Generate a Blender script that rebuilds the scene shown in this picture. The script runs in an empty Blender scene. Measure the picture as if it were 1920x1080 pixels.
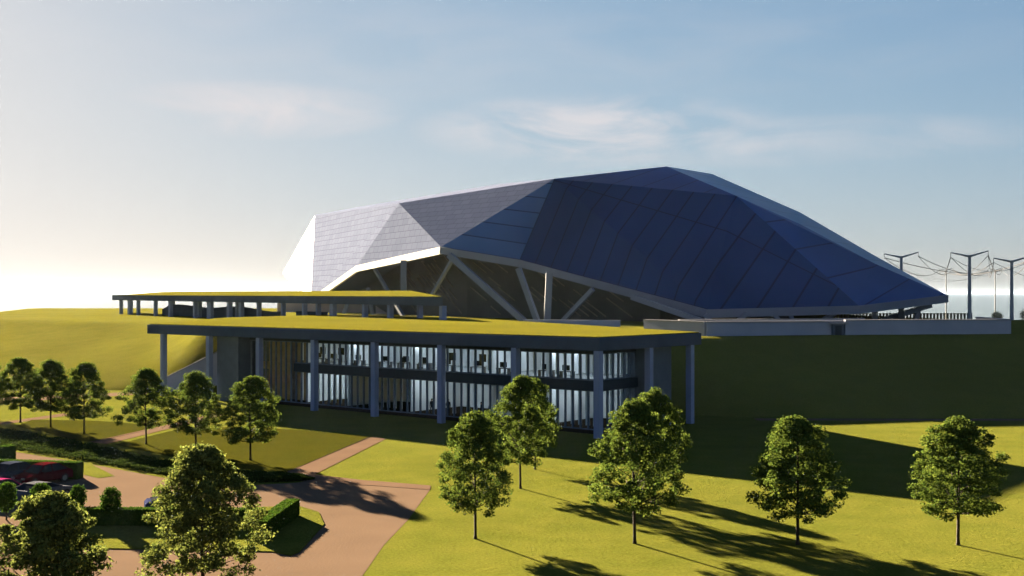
import bpy, bmesh, math, random
import numpy as np
from mathutils import Vector
R = math.radians
scene = bpy.context.scene
COL = scene.collection
random.seed(7)

# ------------------------------------------------------------------ camera
CAM_H = 14.0; FPX = 2200.0; YH = 550.0
cam_d = bpy.data.cameras.new("camera"); cam = bpy.data.objects.new("camera", cam_d); COL.objects.link(cam)
cam.location = (0, 0, CAM_H); cam.rotation_euler = (R(90), 0, 0)
cam_d.lens = FPX/1920*36; cam_d.sensor_width = 36
cam_d.shift_y = (YH-540)/1920
cam_d.clip_start = 0.5; cam_d.clip_end = 60000
scene.camera = cam

# ------------------------------------------------------------------ light
SUN_EL = 13.0; SUN_AZ = 31.6          # degrees left of the view axis (+Y)
sun_dir = Vector((-math.sin(R(SUN_AZ))*math.cos(R(SUN_EL)), math.cos(R(SUN_AZ))*math.cos(R(SUN_EL)), math.sin(R(SUN_EL))))
sl = bpy.data.lights.new("sun", 'SUN'); so = bpy.data.objects.new("sun", sl); COL.objects.link(so)
sl.energy = 5.0; sl.angle = R(0.6); sl.color = (1.0, 0.80, 0.54)
so.rotation_euler = sun_dir.to_track_quat('Z', 'Y').to_euler()

HAZE = 0.0000075
SKY_C = (0.175, 0.222, 0.37)
w = bpy.data.worlds.new("World"); scene.world = w; w.use_nodes = True
nt = w.node_tree; N = nt.nodes; L = nt.links
bg = N['Background']
sky = N.new('ShaderNodeTexSky'); sky.sky_type = 'NISHITA'; sky.sun_disc = False
sky.sun_elevation = R(SUN_EL); sky.sun_rotation = R(-SUN_AZ)
sky.air_density = 1.0; sky.dust_density = 0.4; sky.ozone_density = 2.5
geo = N.new('ShaderNodeTexCoord')
mp = N.new('ShaderNodeMapping'); mp.inputs['Scale'].default_value = (3.0, 3.0, 13)
mp.inputs['Location'].default_value = (0.35, 0.2, 0.3)
no = N.new('ShaderNodeTexNoise'); no.inputs['Scale'].default_value = 2.2; no.inputs['Detail'].default_value = 9; no.inputs['Distortion'].default_value = 0.9; no.inputs['Roughness'].default_value = 0.58
L.new(geo.outputs['Generated'], mp.inputs['Vector']); L.new(mp.outputs[0], no.inputs['Vector'])
cr = N.new('ShaderNodeMapRange'); cr.inputs[1].default_value = 0.40; cr.inputs[2].default_value = 0.60; cr.inputs[4].default_value = 1.0
L.new(no.outputs['Fac'], cr.inputs[0])
# two wispy cloud patches and a faint one, placed by direction
sep = N.new('ShaderNodeSeparateXYZ'); L.new(geo.outputs['Generated'], sep.inputs[0])
def math_(op, a, b):
    m = N.new('ShaderNodeMath'); m.operation = op
    for i, q in enumerate((a, b)):
        if q is None: continue
        if isinstance(q, (int, float)): m.inputs[i].default_value = q
        else: L.new(q, m.inputs[i])
    return m.outputs[0]
acc = None
for cx_, cz_, wx_, wz_, k_ in ((-.205, .152, .12, .026, 0.74), (.07, .138, .16, .034, .72), (.22, .125, .22, .022, .42), (-.03, .20, .5, .05, .14)):
    dx = math_('DIVIDE', math_('SUBTRACT', sep.outputs[0], cx_), wx_); dz = math_('DIVIDE', math_('SUBTRACT', sep.outputs[2], cz_), wz_)
    q = math_('ADD', math_('MULTIPLY', dx, dx), math_('MULTIPLY', dz, dz))
    q = math_('MULTIPLY', math_('MAXIMUM', math_('SUBTRACT', 1.0, q), 0.0), k_)
    acc = q if acc is None else math_('MAXIMUM', acc, q)
m2 = N.new('ShaderNodeMath'); m2.operation = 'MULTIPLY'; L.new(acc, m2.inputs[0]); L.new(cr.outputs[0], m2.inputs[1])
cl = N.new('ShaderNodeMix'); cl.data_type = 'RGBA'
cl.inputs[7].default_value = (0.90, 0.83, 0.82, 1)
# soft shoulder: y = c x / (1 + c x / cap), keeps the aureole round the sun from clipping
sc1 = N.new('ShaderNodeVectorMath'); sc1.operation = 'MULTIPLY'; sc1.inputs[1].default_value = SKY_C; L.new(sky.outputs[0], sc1.inputs[0])
dv = N.new('ShaderNodeVectorMath'); dv.operation = 'MULTIPLY_ADD'; dv.inputs[1].default_value = (1/1.17, 1/1.07, 1/.97); dv.inputs[2].default_value = (1, 1, 1); L.new(sc1.outputs[0], dv.inputs[0])
sh = N.new('ShaderNodeVectorMath'); sh.operation = 'DIVIDE'; L.new(sc1.outputs[0], sh.inputs[0]); L.new(dv.outputs[0], sh.inputs[1])
L.new(m2.outputs[0], cl.inputs[0]); L.new(sh.outputs[0], cl.inputs[6]); L.new(cl.outputs[2], bg.inputs['Color'])
bg.inputs['Strength'].default_value = 0.05
scene.view_settings.view_transform = 'Standard'; scene.view_settings.look = 'None'
scene.view_settings.gamma = 1.0; scene.view_settings.exposure = 4.2
scene.cycles.max_bounces = 6; scene.cycles.transparent_max_bounces = 16
scene.cycles.sample_clamp_indirect = 6

# ------------------------------------------------------------------ helpers
def tag(o, label=None, cat=None, group=None, kind=None):
    if label: o['label'] = label
    if cat: o['category'] = cat
    if group: o['group'] = group
    if kind: o['kind'] = kind
    return o

def empty(name, loc=(0, 0, 0), rz=0):
    o = bpy.data.objects.new(name, None); COL.objects.link(o)
    o.location = loc; o.rotation_euler = (0, 0, rz); o.empty_display_size = 0.3
    return o

def copy_tree(o, parent=None):
    c = o.copy(); COL.objects.link(c); c.parent = parent
    for ch in o.children: copy_tree(ch, c)
    return c

class MB:
    """collects shapes, links them as ONE mesh object"""
    def __init__(s): s.v = []; s.f = []
    def add(s, vs, fs):
        b = len(s.v); s.v += [tuple(p) for p in vs]; s.f += [tuple(i+b for i in f) for f in fs]; return s
    def box(s, c, size, rz=0, M=None):
        x, y, z = [k/2 for k in size]; co, si = math.cos(rz), math.sin(rz)
        vs = []
        for dz in (-z, z):
            for dx, dy in ((-x, -y), (x, -y), (x, y), (-x, y)):
                vs.append((c[0]+dx*co-dy*si, c[1]+dx*si+dy*co, c[2]+dz))
        return s.add(vs, [(3, 2, 1, 0), (4, 5, 6, 7), (0, 1, 5, 4), (1, 2, 6, 5), (2, 3, 7, 6), (3, 0, 4, 7)])
    def prism(s, pts, z0, z1):
        n = len(pts); vs = [(p[0], p[1], z0) for p in pts]+[(p[0], p[1], z1) for p in pts]
        return s.add(vs, [tuple(range(n))[::-1], tuple(range(n, 2*n))]+[(i, (i+1) % n, (i+1) % n+n, i+n) for i in range(n)])
    def bar(s, a, b, wd, ht=None, up=(0, 0, 1)):
        """rectangular bar from a to b"""
        ht = ht or wd; a = Vector(a); b = Vector(b); d = (b-a).normalized(); u = Vector(up)
        if abs(d.dot(u)) > 0.98: u = Vector((1, 0, 0))
        r = d.cross(u).normalized(); u = r.cross(d)
        vs = []
        for p in (a, b):
            for i, j in ((-1, -1), (1, -1), (1, 1), (-1, 1)): vs.append(p+r*i*wd/2+u*j*ht/2)
        return s.add(vs, [(3, 2, 1, 0), (4, 5, 6, 7), (0, 1, 5, 4), (1, 2, 6, 5), (2, 3, 7, 6), (3, 0, 4, 7)])
    def tube(s, pts, rads, seg=8, cap=True):
        pts = [Vector(p) for p in pts]; b = len(s.v); n = len(pts)
        for i, p in enumerate(pts):
            d = (pts[min(i+1, n-1)]-pts[max(i-1, 0)]).normalized()
            u = Vector((0, 1, 0)) if abs(d.y) < 0.9 else Vector((1, 0, 0))
            r = d.cross(u).normalized(); u = r.cross(d)
            for k in range(seg):
                a = 2*math.pi*k/seg; s.v.append(tuple(p+(r*math.cos(a)+u*math.sin(a))*rads[i]))
        for i in range(n-1):
            for k in range(seg):
                k2 = (k+1) % seg
                s.f.append((b+i*seg+k, b+(i+1)*seg+k, b+(i+1)*seg+k2, b+i*seg+k2))
        if cap:
            s.f.append(tuple(b+k for k in range(seg))); s.f.append(tuple(b+(n-1)*seg+k for k in range(seg))[::-1])
        return s
    def build(s, name, m, parent=None, smooth=False, bevel=0):
        me = bpy.data.meshes.new(name); me.from_pydata(s.v, [], s.f)
        bm = bmesh.new(); bm.from_mesh(me); bmesh.ops.recalc_face_normals(bm, faces=bm.faces); bm.to_mesh(me); bm.free()
        me.materials.append(m)
        if smooth: me.polygons.foreach_set('use_smooth', [True]*len(me.polygons))
        o = bpy.data.objects.new(name, me); COL.objects.link(o); o.parent = parent
        if bevel:
            bv = o.modifiers.new('bevel', 'BEVEL'); bv.width = bevel; bv.segments = 2; bv.limit_method = 'ANGLE'
        return o

def mat(name, col, rough=0.7, metal=0.0, var=0.12, scale=1.0, bump=0.0, bscale=8.0, spec=0.12, col2=None, coord='Object', detail=4):
    m = bpy.data.materials.new(name); m.use_nodes = True; nt = m.node_tree; N = nt.nodes; L = nt.links
    p = N['Principled BSDF']; p.inputs['Roughness'].default_value = rough; p.inputs['Metallic'].default_value = metal
    p.inputs['Specular IOR Level'].default_value = spec
    g = N.new('ShaderNodeNewGeometry')
    n = N.new('ShaderNodeTexNoise'); n.inputs['Scale'].default_value = scale; n.inputs['Detail'].default_value = detail
    L.new(g.outputs['Position'], n.inputs['Vector'])
    mx = N.new('ShaderNodeMix'); mx.data_type = 'RGBA'
    c2 = col2 or tuple(c*(1+var) for c in col); c1 = col if col2 else tuple(c*(1-var) for c in col)
    mx.inputs[6].default_value = (*c1, 1); mx.inputs[7].default_value = (*c2, 1)
    mr = N.new('ShaderNodeMapRange'); mr.inputs[1].default_value = 0.3; mr.inputs[2].default_value = 0.7
    L.new(n.outputs['Fac'], mr.inputs[0]); L.new(mr.outputs[0], mx.inputs[0]); L.new(mx.outputs[2], p.inputs['Base Color'])
    if bump:
        n2 = N.new('ShaderNodeTexNoise'); n2.inputs['Scale'].default_value = bscale; n2.inputs['Detail'].default_value = 5
        L.new(g.outputs['Position'], n2.inputs['Vector'])
        b = N.new('ShaderNodeBump'); b.inputs['Strength'].default_value = bump; b.inputs['Distance'].default_value = 0.1
        L.new(n2.outputs['Fac'], b.inputs['Height']); L.new(b.outputs[0], p.inputs['Normal'])
    m['_p'] = 1
    return m

def emis(name, col, st):
    m = bpy.data.materials.new(name); m.use_nodes = True; p = m.node_tree.nodes['Principled BSDF']
    p.inputs['Base Color'].default_value = (*col, 1); p.inputs['Emission Color'].default_value = (*col, 1); p.inputs['Emission Strength'].default_value = st
    return m

def grass_mat(name, c1, c2, bump=0.6):
    m = mat(name, c1, rough=0.9, col2=c2, scale=0.35, detail=9, spec=0.0)
    nt = m.node_tree; N = nt.nodes; L = nt.links; p = N['Principled BSDF']
    g = N.new('ShaderNodeNewGeometry')
    n = N.new('ShaderNodeTexNoise'); n.inputs['Scale'].default_value = 1.9; n.inputs['Detail'].default_value = 8; n.inputs['Roughness'].default_value = 0.8
    L.new(g.outputs['Position'], n.inputs['Vector'])
    n3 = N.new('ShaderNodeTexNoise'); n3.inputs['Scale'].default_value = 5.5; n3.inputs['Detail'].default_value = 6; n3.inputs['Roughness'].default_value = .7; L.new(g.outputs['Position'], n3.inputs['Vector'])
    r3 = N.new('ShaderNodeMapRange'); r3.inputs[1].default_value = .32; r3.inputs[2].default_value = .68; r3.inputs[3].default_value = .74; r3.inputs[4].default_value = 1.2; L.new(n3.outputs['Fac'], r3.inputs[0])
    n4 = N.new('ShaderNodeTexNoise'); n4.inputs['Scale'].default_value = .06; n4.inputs['Detail'].default_value = 4; L.new(g.outputs['Position'], n4.inputs['Vector'])
    r4 = N.new('ShaderNodeMapRange'); r4.inputs[1].default_value = .3; r4.inputs[2].default_value = .7; r4.inputs[3].default_value = .9; r4.inputs[4].default_value = 1.08; L.new(n4.outputs['Fac'], r4.inputs[0])
    mm = N.new('ShaderNodeMath'); mm.operation = 'MULTIPLY'; L.new(r3.outputs[0], mm.inputs[0]); L.new(r4.outputs[0], mm.inputs[1])
    src = p.inputs['Base Color'].links[0].from_socket; v3 = N.new('ShaderNodeVectorMath'); v3.operation = 'SCALE'; L.new(src, v3.inputs[0]); L.new(mm.outputs[0], v3.inputs['Scale']); L.new(v3.outputs[0], p.inputs['Base Color'])
    b = N.new('ShaderNodeBump'); b.inputs['Strength'].default_value = bump; b.inputs['Distance'].default_value = 0.5
    L.new(n.outputs['Fac'], b.inputs['Height']); L.new(b.outputs[0], p.inputs['Normal'])
    return m

M = {}
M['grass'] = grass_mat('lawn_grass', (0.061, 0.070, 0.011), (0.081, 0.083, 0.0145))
M['slope_shade'] = grass_mat('slope_shade_grass', (0.026, 0.028, 0.004), (0.032, 0.031, 0.0045), 0.3)  # darker copy of the lawn grass, standing in for slope shading
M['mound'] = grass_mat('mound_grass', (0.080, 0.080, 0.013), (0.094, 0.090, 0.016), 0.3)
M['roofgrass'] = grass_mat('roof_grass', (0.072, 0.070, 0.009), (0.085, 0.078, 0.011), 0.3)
M['ground'] = M['grass']
M['pave'] = mat('pink_paving', (0.086, 0.060, 0.043), rough=0.85, var=0.06, scale=0.25, bump=0.15, bscale=6, spec=0.0)
M['path'] = mat('path_paving', (0.080, 0.053, 0.038), rough=0.9, var=0.08, scale=0.4, bump=0.1, spec=0.0)
M['plinth_and_shade'] = mat('plinth_and_edge_shade', (0.02, 0.015, 0.011), rough=0.9, spec=0.0)  # dark plinth, also the shadow line painted along the lawn edges
M['fascia'] = mat('grey_fascia', (0.042, 0.058, 0.088), rough=0.85, var=0.1, scale=0.5, spec=0.0)
M['column'] = mat('blue_grey_column', (0.155, 0.19, 0.29), rough=0.8, spec=0.0, var=0.05, scale=0.6)
M['soffit'] = mat('dark_soffit', (0.03, 0.035, 0.045), rough=0.8)
M['band'] = mat('dark_spandrel', (0.017, 0.026, 0.036), rough=0.7)
M['pier'] = mat('dark_blue_pier', (0.055, 0.075, 0.105), rough=0.6)
M['mullion'] = mat('mullion_metal', (0.085, 0.11, 0.15), rough=0.8, spec=0.0)
M['intwall'] = mat('interior_plaster', (0.72, 0.75, 0.78), rough=0.9, var=0.04)
M['intfloor'] = mat('interior_floor', (0.30, 0.32, 0.34), rough=0.6)
M['blind'] = mat('pale_blind', (0.66, 0.70, 0.72), rough=0.9, var=0.05)
M['dark'] = mat('black_plastic', (0.012, 0.013, 0.016), rough=0.45)
M['desk'] = mat('desk_top', (0.07, 0.07, 0.08), rough=0.5)
M['concrete'] = mat('pale_concrete', (0.22, 0.24, 0.31), rough=0.9, spec=0.0, var=0.07, scale=0.3, bump=0.1)
M['coping'] = mat('coping_stone', (0.19, 0.19, 0.215), rough=0.9, spec=0.0)
M['beam'] = mat('steel_rim', (0.115, 0.135, 0.18), rough=0.8, var=0.06, scale=0.2)
M['cream'] = mat('cream_fascia', (0.45, 0.44, 0.40), rough=0.6, var=0.03, scale=0.3)
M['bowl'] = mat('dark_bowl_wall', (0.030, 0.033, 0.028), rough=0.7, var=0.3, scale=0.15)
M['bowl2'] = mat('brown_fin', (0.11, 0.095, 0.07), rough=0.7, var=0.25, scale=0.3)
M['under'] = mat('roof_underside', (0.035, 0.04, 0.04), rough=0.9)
M['peach'] = mat('peach_render', (0.30, 0.25, 0.22), rough=0.9, var=0.04, scale=0.2)
M['mast'] = mat('mast_steel', (0.24, 0.245, 0.265), rough=0.8, spec=0.0, var=0.05)
M['wire'] = mat('cable', (0.05, 0.05, 0.055), rough=0.9, spec=0.0)
M['hedge'] = mat('hedge_leaf', (0.016, 0.032, 0.005), rough=0.8, col2=(0.036, 0.052, 0.008), scale=3.0, bump=1.0, bscale=9, spec=0.0)
M['bark'] = mat('bark', (0.02, 0.014, 0.009), rough=0.95, var=0.3, scale=4, bump=0.5, bscale=12, spec=0.2)
M['tyre'] = mat('tyre_rubber', (0.015, 0.015, 0.016), rough=0.9)
M['rim'] = mat('wheel_rim', (0.08, 0.08, 0.085), rough=0.5, metal=0.2)
M['carglass'] = mat('car_glass', (0.014, 0.016, 0.021), rough=0.5, spec=0.0)
M['lamp'] = mat('lamp_lens', (0.10, 0.10, 0.10), rough=0.6, spec=0.0)
M['timber'] = mat('timber_lining', (0.20, 0.15, 0.10), rough=0.8, var=0.2, scale=0.8)
M['slat'] = mat('brown_slat', (0.13, 0.10, 0.06), rough=0.8, var=0.3, scale=0.8)
M['light'] = emis('ceiling_light_panel', (0.85, 0.95, 1.0), 1.3)
M['skin'] = mat('skin', (0.45, 0.28, 0.2), rough=0.6)
M['cloth'] = mat('dark_cloth', (0.02, 0.025, 0.035), rough=0.9)
M['hair'] = mat('dark_hair', (0.015, 0.01, 0.008), rough=0.7)

def leaf_mat(name, c1, c2, tr=0.35):
    m = bpy.data.materials.new(name); m.use_nodes = True; nt = m.node_tree; N = nt.nodes; L = nt.links
    p = N['Principled BSDF']; out = N['Material Output']
    g = N.new('ShaderNodeNewGeometry'); r = N.new('ShaderNodeValToRGB')
    r.color_ramp.elements[0].color = (*c1, 1); r.color_ramp.elements[1].color = (*c2, 1)
    L.new(g.outputs['Random Per Island'], r.inputs[0]); L.new(r.outputs[0], p.inputs['Base Color'])
    p.inputs['Roughness'].default_value = 0.7; p.inputs['Specular IOR Level'].default_value = 0.0
    t = N.new('ShaderNodeBsdfTranslucent'); L.new(r.outputs[0], t.inputs['Color'])
    mx = N.new('ShaderNodeMixShader'); mx.inputs[0].default_value = tr
    L.new(p.outputs[0], mx.inputs[1]); L.new(t.outputs[0], mx.inputs[2]); L.new(mx.outputs[0], out.inputs['Surface'])
    return m
M['leaf'] = leaf_mat('maple_leaf', (0.028, 0.052, 0.010), (0.080, 0.105, 0.018))
M['leaf4'] = leaf_mat('ground_cover_leaf', (0.010, 0.020, 0.005), (0.030, 0.044, 0.008), 0.2)
M['leaf2'] = leaf_mat('pale_leaf', (0.034, 0.052, 0.012), (0.115, 0.130, 0.030), 0.4)
M['leaf3'] = leaf_mat('shrub_leaf', (0.014, 0.036, 0.005), (0.038, 0.072, 0.008), 0.3)

def glass_mat():
    m = bpy.data.materials.new('window_glass'); m.use_nodes = True; nt = m.node_tree; N = nt.nodes; L = nt.links
    out = N['Material Output']; N.remove(N['Principled BSDF'])
    t = N.new('ShaderNodeBsdfTransparent'); t.inputs[0].default_value = (0.74, 0.80, 0.83, 1)
    gl = N.new('ShaderNodeBsdfGlossy'); gl.inputs['Roughness'].default_value = 0.03
    lw = N.new('ShaderNodeLayerWeight'); pw = N.new('ShaderNodeMath'); pw.operation = 'POWER'; pw.inputs[1].default_value = 5.0; L.new(lw.outputs['Facing'], pw.inputs[0])
    fr = N.new('ShaderNodeMath'); fr.operation = 'MULTIPLY_ADD'; fr.inputs[1].default_value = .9; fr.inputs[2].default_value = .045; L.new(pw.outputs[0], fr.inputs[0])
    mx = N.new('ShaderNodeMixShader'); L.new(fr.outputs[0], mx.inputs[0]); L.new(t.outputs[0], mx.inputs[1]); L.new(gl.outputs[0], mx.inputs[2]); L.new(mx.outputs[0], out.inputs[0])
    return m
M['glass'] = glass_mat()

def gp(px, py, z=0.0):
    """world point on the level z that the surveyed picture point belongs to"""
    d = FPX*(CAM_H-z)/(py-YH); return ((px-960)/FPX*d, d, z)
def dp(px, py, d): return ((px-960)/FPX*d, d, CAM_H-(py-YH)/FPX*d)

def sheet(name, pts, z, m, kind='structure', sub=None):
    me = bpy.data.meshes.new(name); me.from_pydata([(p[0], p[1], z) for p in pts], [], [tuple(range(len(pts)))])
    bm = bmesh.new(); bm.from_mesh(me); bmesh.ops.triangulate(bm, faces=bm.faces)
    for f in bm.faces:
        if f.normal.z < 0: f.normal_flip()
    bm.to_mesh(me); bm.free(); me.materials.append(m)
    o = bpy.data.objects.new(name, me); COL.objects.link(o); tag(o, kind=kind); return o

# ------------------------------------------------------------------ ground, sea, paving
sheet('ground', [(-700, -60), (700, -60), (700, 520), (330, 560), (60, 600), (-200, 700), (-360, 830), (-700, 900)], 0.0, M['ground'])
sea = bpy.data.materials.new('sea_water'); sea.use_nodes = True
nt2 = sea.node_tree; p = nt2.nodes['Principled BSDF']; p.inputs['Base Color'].default_value = (0.03, 0.05, 0.06, 1); p.inputs['Roughness'].default_value = 0.12; p.inputs['IOR'].default_value = 1.33
g_ = nt2.nodes.new('ShaderNodeNewGeometry'); n_ = nt2.nodes.new('ShaderNodeTexNoise'); n_.inputs['Scale'].default_value = 0.08; n_.inputs['Detail'].default_value = 6
b_ = nt2.nodes.new('ShaderNodeBump'); b_.inputs['Strength'].default_value = 0.12; b_.inputs['Distance'].default_value = 1.0
nt2.links.new(g_.outputs['Position'], n_.inputs['Vector']); nt2.links.new(n_.outputs['Fac'], b_.inputs['Height']); nt2.links.new(b_.outputs[0], p.inputs['Normal'])
sheet('sea', [(-30000, 300), (30000, 300), (30000, 45000), (-30000, 45000)], -0.6, sea)

PX = lambda l: [gp(x, y) for x, y in l]
sheet('plaza_paving', PX([(-500, 815), (0, 841), (150, 865), (300, 893), (440, 910), (535, 897), (700, 905), (808, 916), (765, 975), (720, 1022), (676, 1085), (560, 1330), (300, 2200), (-1500, 2200)]), 0.010, M['pave'])
sheet('planting_strip', PX([(-500, 776), (0, 802), (150, 830), (300, 862), (470, 884), (600, 897), (560, 905), (440, 912), (300, 895), (150, 867), (0, 843), (-500, 817)]), 0.02, M['grass'])
sheet('footpath', PX([(535, 886), (700, 819), (724, 823), (590, 890), (700, 903), (700, 907), (560, 903)]), 0.028, M['path'])
sheet('footpath_back', PX([(-300, 812), (0, 792), (120, 775), (130, 779), (20, 794), (-300, 818)]), 0.010, M['path'])
sheet('footpath_small', PX([(168, 829), (300, 800), (420, 772), (432, 775), (330, 801), (200, 833)]), 0.028, M['path'])
sheet('footpath_far', PX([(-300, 772), (0, 756), (60, 752), (225, 742), (290, 738), (290, 733), (225, 736), (50, 744), (-300, 756)]), 0.012, M['pave'])
sheet('footpath_slope', [(27, 131.2), (70, 130.6), (110, 129.6), (160, 128), (160, 126.2), (110, 127.6), (70, 128.6), (27, 129.2)], 0.012, M['path'])
sheet('footpath_plaza_edge', PX([(610, 897), (700, 902), (808, 911), (806, 919), (700, 911), (610, 906)]), 0.032, M['path'])
for nm, q in (('slope_shade_lawn', [(60, 787), (180, 789), (300, 798), (292, 803), (172, 828), (140, 826), (90, 812), (30, 800)]),
              ('slope_shade_lawn', [(215, 834), (330, 806), (440, 800), (560, 806), (692, 819), (640, 842), (538, 884), (470, 882), (380, 868), (290, 850)])):
    sheet(nm, PX(q), 0.016, M['slope_shade'])  # flat sheets; dimming of slopes turned from the sun is put into the colour
for q in ([(296, 803), (175, 828), (171, 830), (292, 804)], [(696, 820), (541, 885), (535, 887), (690, 820)]): sheet('lawn_edge_shadow', PX(q), 0.034, M['plinth_and_shade'])  # thin dark strips painting the shadow line where the lawn drops
isl = PX([(140, 957), (300, 958), (560, 950), (598, 962), (608, 984), (585, 1010), (562, 1036), (545, 1043), (510, 1036), (350, 1032), (200, 1030), (60, 1032)])
isb = MB(); isb.prism(isl, 0.0, 0.07); tag(isb.build('grass_island', M['grass']), kind='structure')
isl2 = PX([(-60, 868), (0, 866), (165, 868), (215, 893), (185, 897), (150, 889), (-60, 905)])
sheet('verge', isl2, 0.03, M['grass'])

# ------------------------------------------------------------------ the grass mound
def ip(x, tab):
    return float(np.interp(x, [t[0] for t in tab], [t[1] for t in tab]))
BASE = [(-300, 235), (-120, 180), (-75, 171), (-52, 169), (-30, 163), (-5, 152), (12, 140), (22, 134), (40, 131.5), (110, 130), (300, 126)]
CREST = [(-300, 330), (-200, 300), (-110, 262), (-75, 238), (-60, 216), (-50, 190), (-40, 182), (-20, 172), (0, 160), (15, 154), (24, 157), (40, 162), (70, 168), (110, 172), (300, 190)]
BACK = [(-300, 470), (-154, 462), (60, 470), (80, 440), (96, 252), (120, 240), (300, 232)]
def mound_h(x, y):
    zp = 8.15+0.004*max(0, x-30) if x > 30 else 8.15
    a, b = ip(x, BASE), ip(x, CREST)
    t = (y-a)/(b-a); t = max(0., min(1., t))
    k = 0.06; t = t if t < 1-k*3 else 1-3*k+3*k*math.sin((t-1+3*k)/(3*k)*math.pi/2)*0.72+3*k*0.28*(t-1+3*k)/(3*k)
    bk = ip(x, BACK); tb = max(0., min(1., 1-(y-bk)/22))
    xl = -190+0.30*(472-y) if y < 472 else -190
    tl = max(0., min(1., (x-(xl-45))/45)); tl = tl*tl*(3-2*tl)
    return zp*t*tb*tl
xs = np.unique(np.concatenate([np.arange(-290, -90, 5), np.arange(-90, 120, 2.0), np.arange(120, 301, 10)]))
ys = np.unique(np.concatenate([np.arange(122, 180, 1.5), np.arange(180, 270, 3), np.arange(270, 500, 6)]))
vs = []; fs = []
for y in ys:
    for x in xs:
        h = mound_h(x, y); vs.append((x, y, h if h > 0.02 else -0.3))
nx = len(xs)
for j in range(len(ys)-1):
    for i in range(nx-1):
        q = (j*nx+i, j*nx+i+1, (j+1)*nx+i+1, (j+1)*nx+i)
        if max(vs[k][2] for k in q) > 0: fs.append(q)
mb = MB(); mb.v = vs; mb.f = fs
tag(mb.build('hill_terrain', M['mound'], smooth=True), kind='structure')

# ------------------------------------------------------------------ front building
CX, CY = 8.34, 113.2
e1 = Vector((-0.767, 0.642, 0)); e2 = Vector((0.642, 0.767, 0)); RZ = math.atan2(e1.y, e1.x)
def U(u, v, z=0.0): return (CX+e1.x*u+e2.x*v, CY+e1.y*u+e2.y*v, z)
fb = empty('grass_roofed_building', (CX, CY, 0))
tag(fb, 'long two storey glass building with wide flat grass roof on tall columns', 'building')
OFF = Vector((CX, CY, 0))
def lb(m, name, mt, parent=fb, **k):       # geometry given in world coordinates under a root at CX,CY
    m.v = [(x-CX, y-CY, z) for x, y, z in m.v]; return m.build(name, mt, parent, **k)
ZR = 9.7; ZS = 8.45
roof = [U(76.2, -0.35)[:2], U(-0.35, -0.35)[:2], U(-0.35, 18.6)[:2], (-12.7, 215), (-36, 231), (-50, 205)]
m = MB(); m.prism(roof, ZS, ZR); lb(m, 'roof_slab', M['fascia'], bevel=0.04)
inr = []
cxm = sum(p[0] for p in roof)/6; cym = sum(p[1] for p in roof)/6
for x, y in roof:
    d = math.hypot(x-cxm, y-cym); inr.append((x+(cxm-x)*0.35/d, y+(cym-y)*0.35/d))
m = MB(); m.prism(inr, ZR+0.001, ZR+0.10); lb(m, 'grass_roof', M['roofgrass'])
for i in range(8):
    if i == 0: uu, vv = 0, 0
    else: uu, vv = i*10.4, 0
    c = U(uu+0.05, vv+0.05); m = MB(); m.box((c[0], c[1], ZS/2), (0.68, 0.68, ZS), RZ); lb(m, 'column', M['column'], bevel=0.04)
for vv in (8.9, 16.9):
    c = U(0.05, vv); m = MB(); m.box((c[0], c[1], ZS/2), (0.68, 0.68, ZS), RZ); lb(m, 'column', M['column'], bevel=0.04)
GV = 2.8; GU = 2.3; UE = 57.2; VE = 9.6; VB = 13.0
def ubox(m, u0, u1, v0, v1, z0, z1):
    m.prism([U(u0, v0)[:2], U(u1, v0)[:2], U(u1, v1)[:2], U(u0, v1)[:2]], z0, z1)
m = MB(); ubox(m, GU-.3, UE+.3, GV-.3, VB, 0.0, 0.35); lb(m, 'plinth', M['plinth_and_shade'])
m = MB(); ubox(m, GU-.45, 48.3, GV-.45, GV+.15, 4.3, 5.3); ubox(m, GU-.45, GU+.15, GV+.15, VE, 4.3, 5.3); lb(m, 'spandrel', M['band'], bevel=0.05)
m = MB(); ubox(m, GU+.2, 48.3, GV+.2, VB-.3, 4.45, 5.2); lb(m, 'floor_slab', M['intfloor'])
m = MB(); ubox(m, GU-.2, UE+.2, GV-.2, GV+.15, 8.0, ZS-.002); ubox(m, GU-.2, GU+.15, GV+.15, VE, 8.0, ZS-.002); lb(m, 'head_band', M['band'])
m = MB(); ubox(m, UE+.3, 62.0, 0.9, VB, 0.0, ZS-.003); lb(m, 'end_wall', M['pier'])
m = MB(); ubox(m, GU-1.4, GU+1.2, VE, VB+1.5, 0.0, ZS-.003); lb(m, 'end_wall', M['pier'])
m = MB(); ubox(m, GU+1.2, UE+.3, VB-.3, VB, 0.35, ZS-.004); lb(m, 'back_wall', M['intwall'])
for uu in (9.5, 17.2, 29.5, 40.2, 47.9):
    for z0, z1 in ((0.35, 4.3), (5.3, 8.0)): m = MB(); ubox(m, uu, uu+0.2, GV+1.4, VB-.3, z0+.002, z1-.002); lb(m, 'partition_wall', M['intwall'])
m = MB(); ubox(m, GU+.2, UE, GV+.2, VB-.3, 8.02, 8.1); lb(m, 'ceiling', M['intwall'])
m = MB(); ubox(m, GU+.2, 48.3, GV+.2, VB-.3, 4.36, 4.44); lb(m, 'ceiling', M['intwall'])
# ceiling lights
for zz, us, st in ((7.97, [5 + 3.5*k for k in range(12)], 0), (4.31, [5.0, 8.0, 11.0, 46, 44.0, 25, 28, 42.5], 0)):
    for uu in us:
        for vv in (5.2, 9.0): m = MB(); ubox(m, uu-.9, uu+.9, vv-.15, vv+.15, zz, zz+0.04); lb(m, 'ceiling_light', M['light'])
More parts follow.
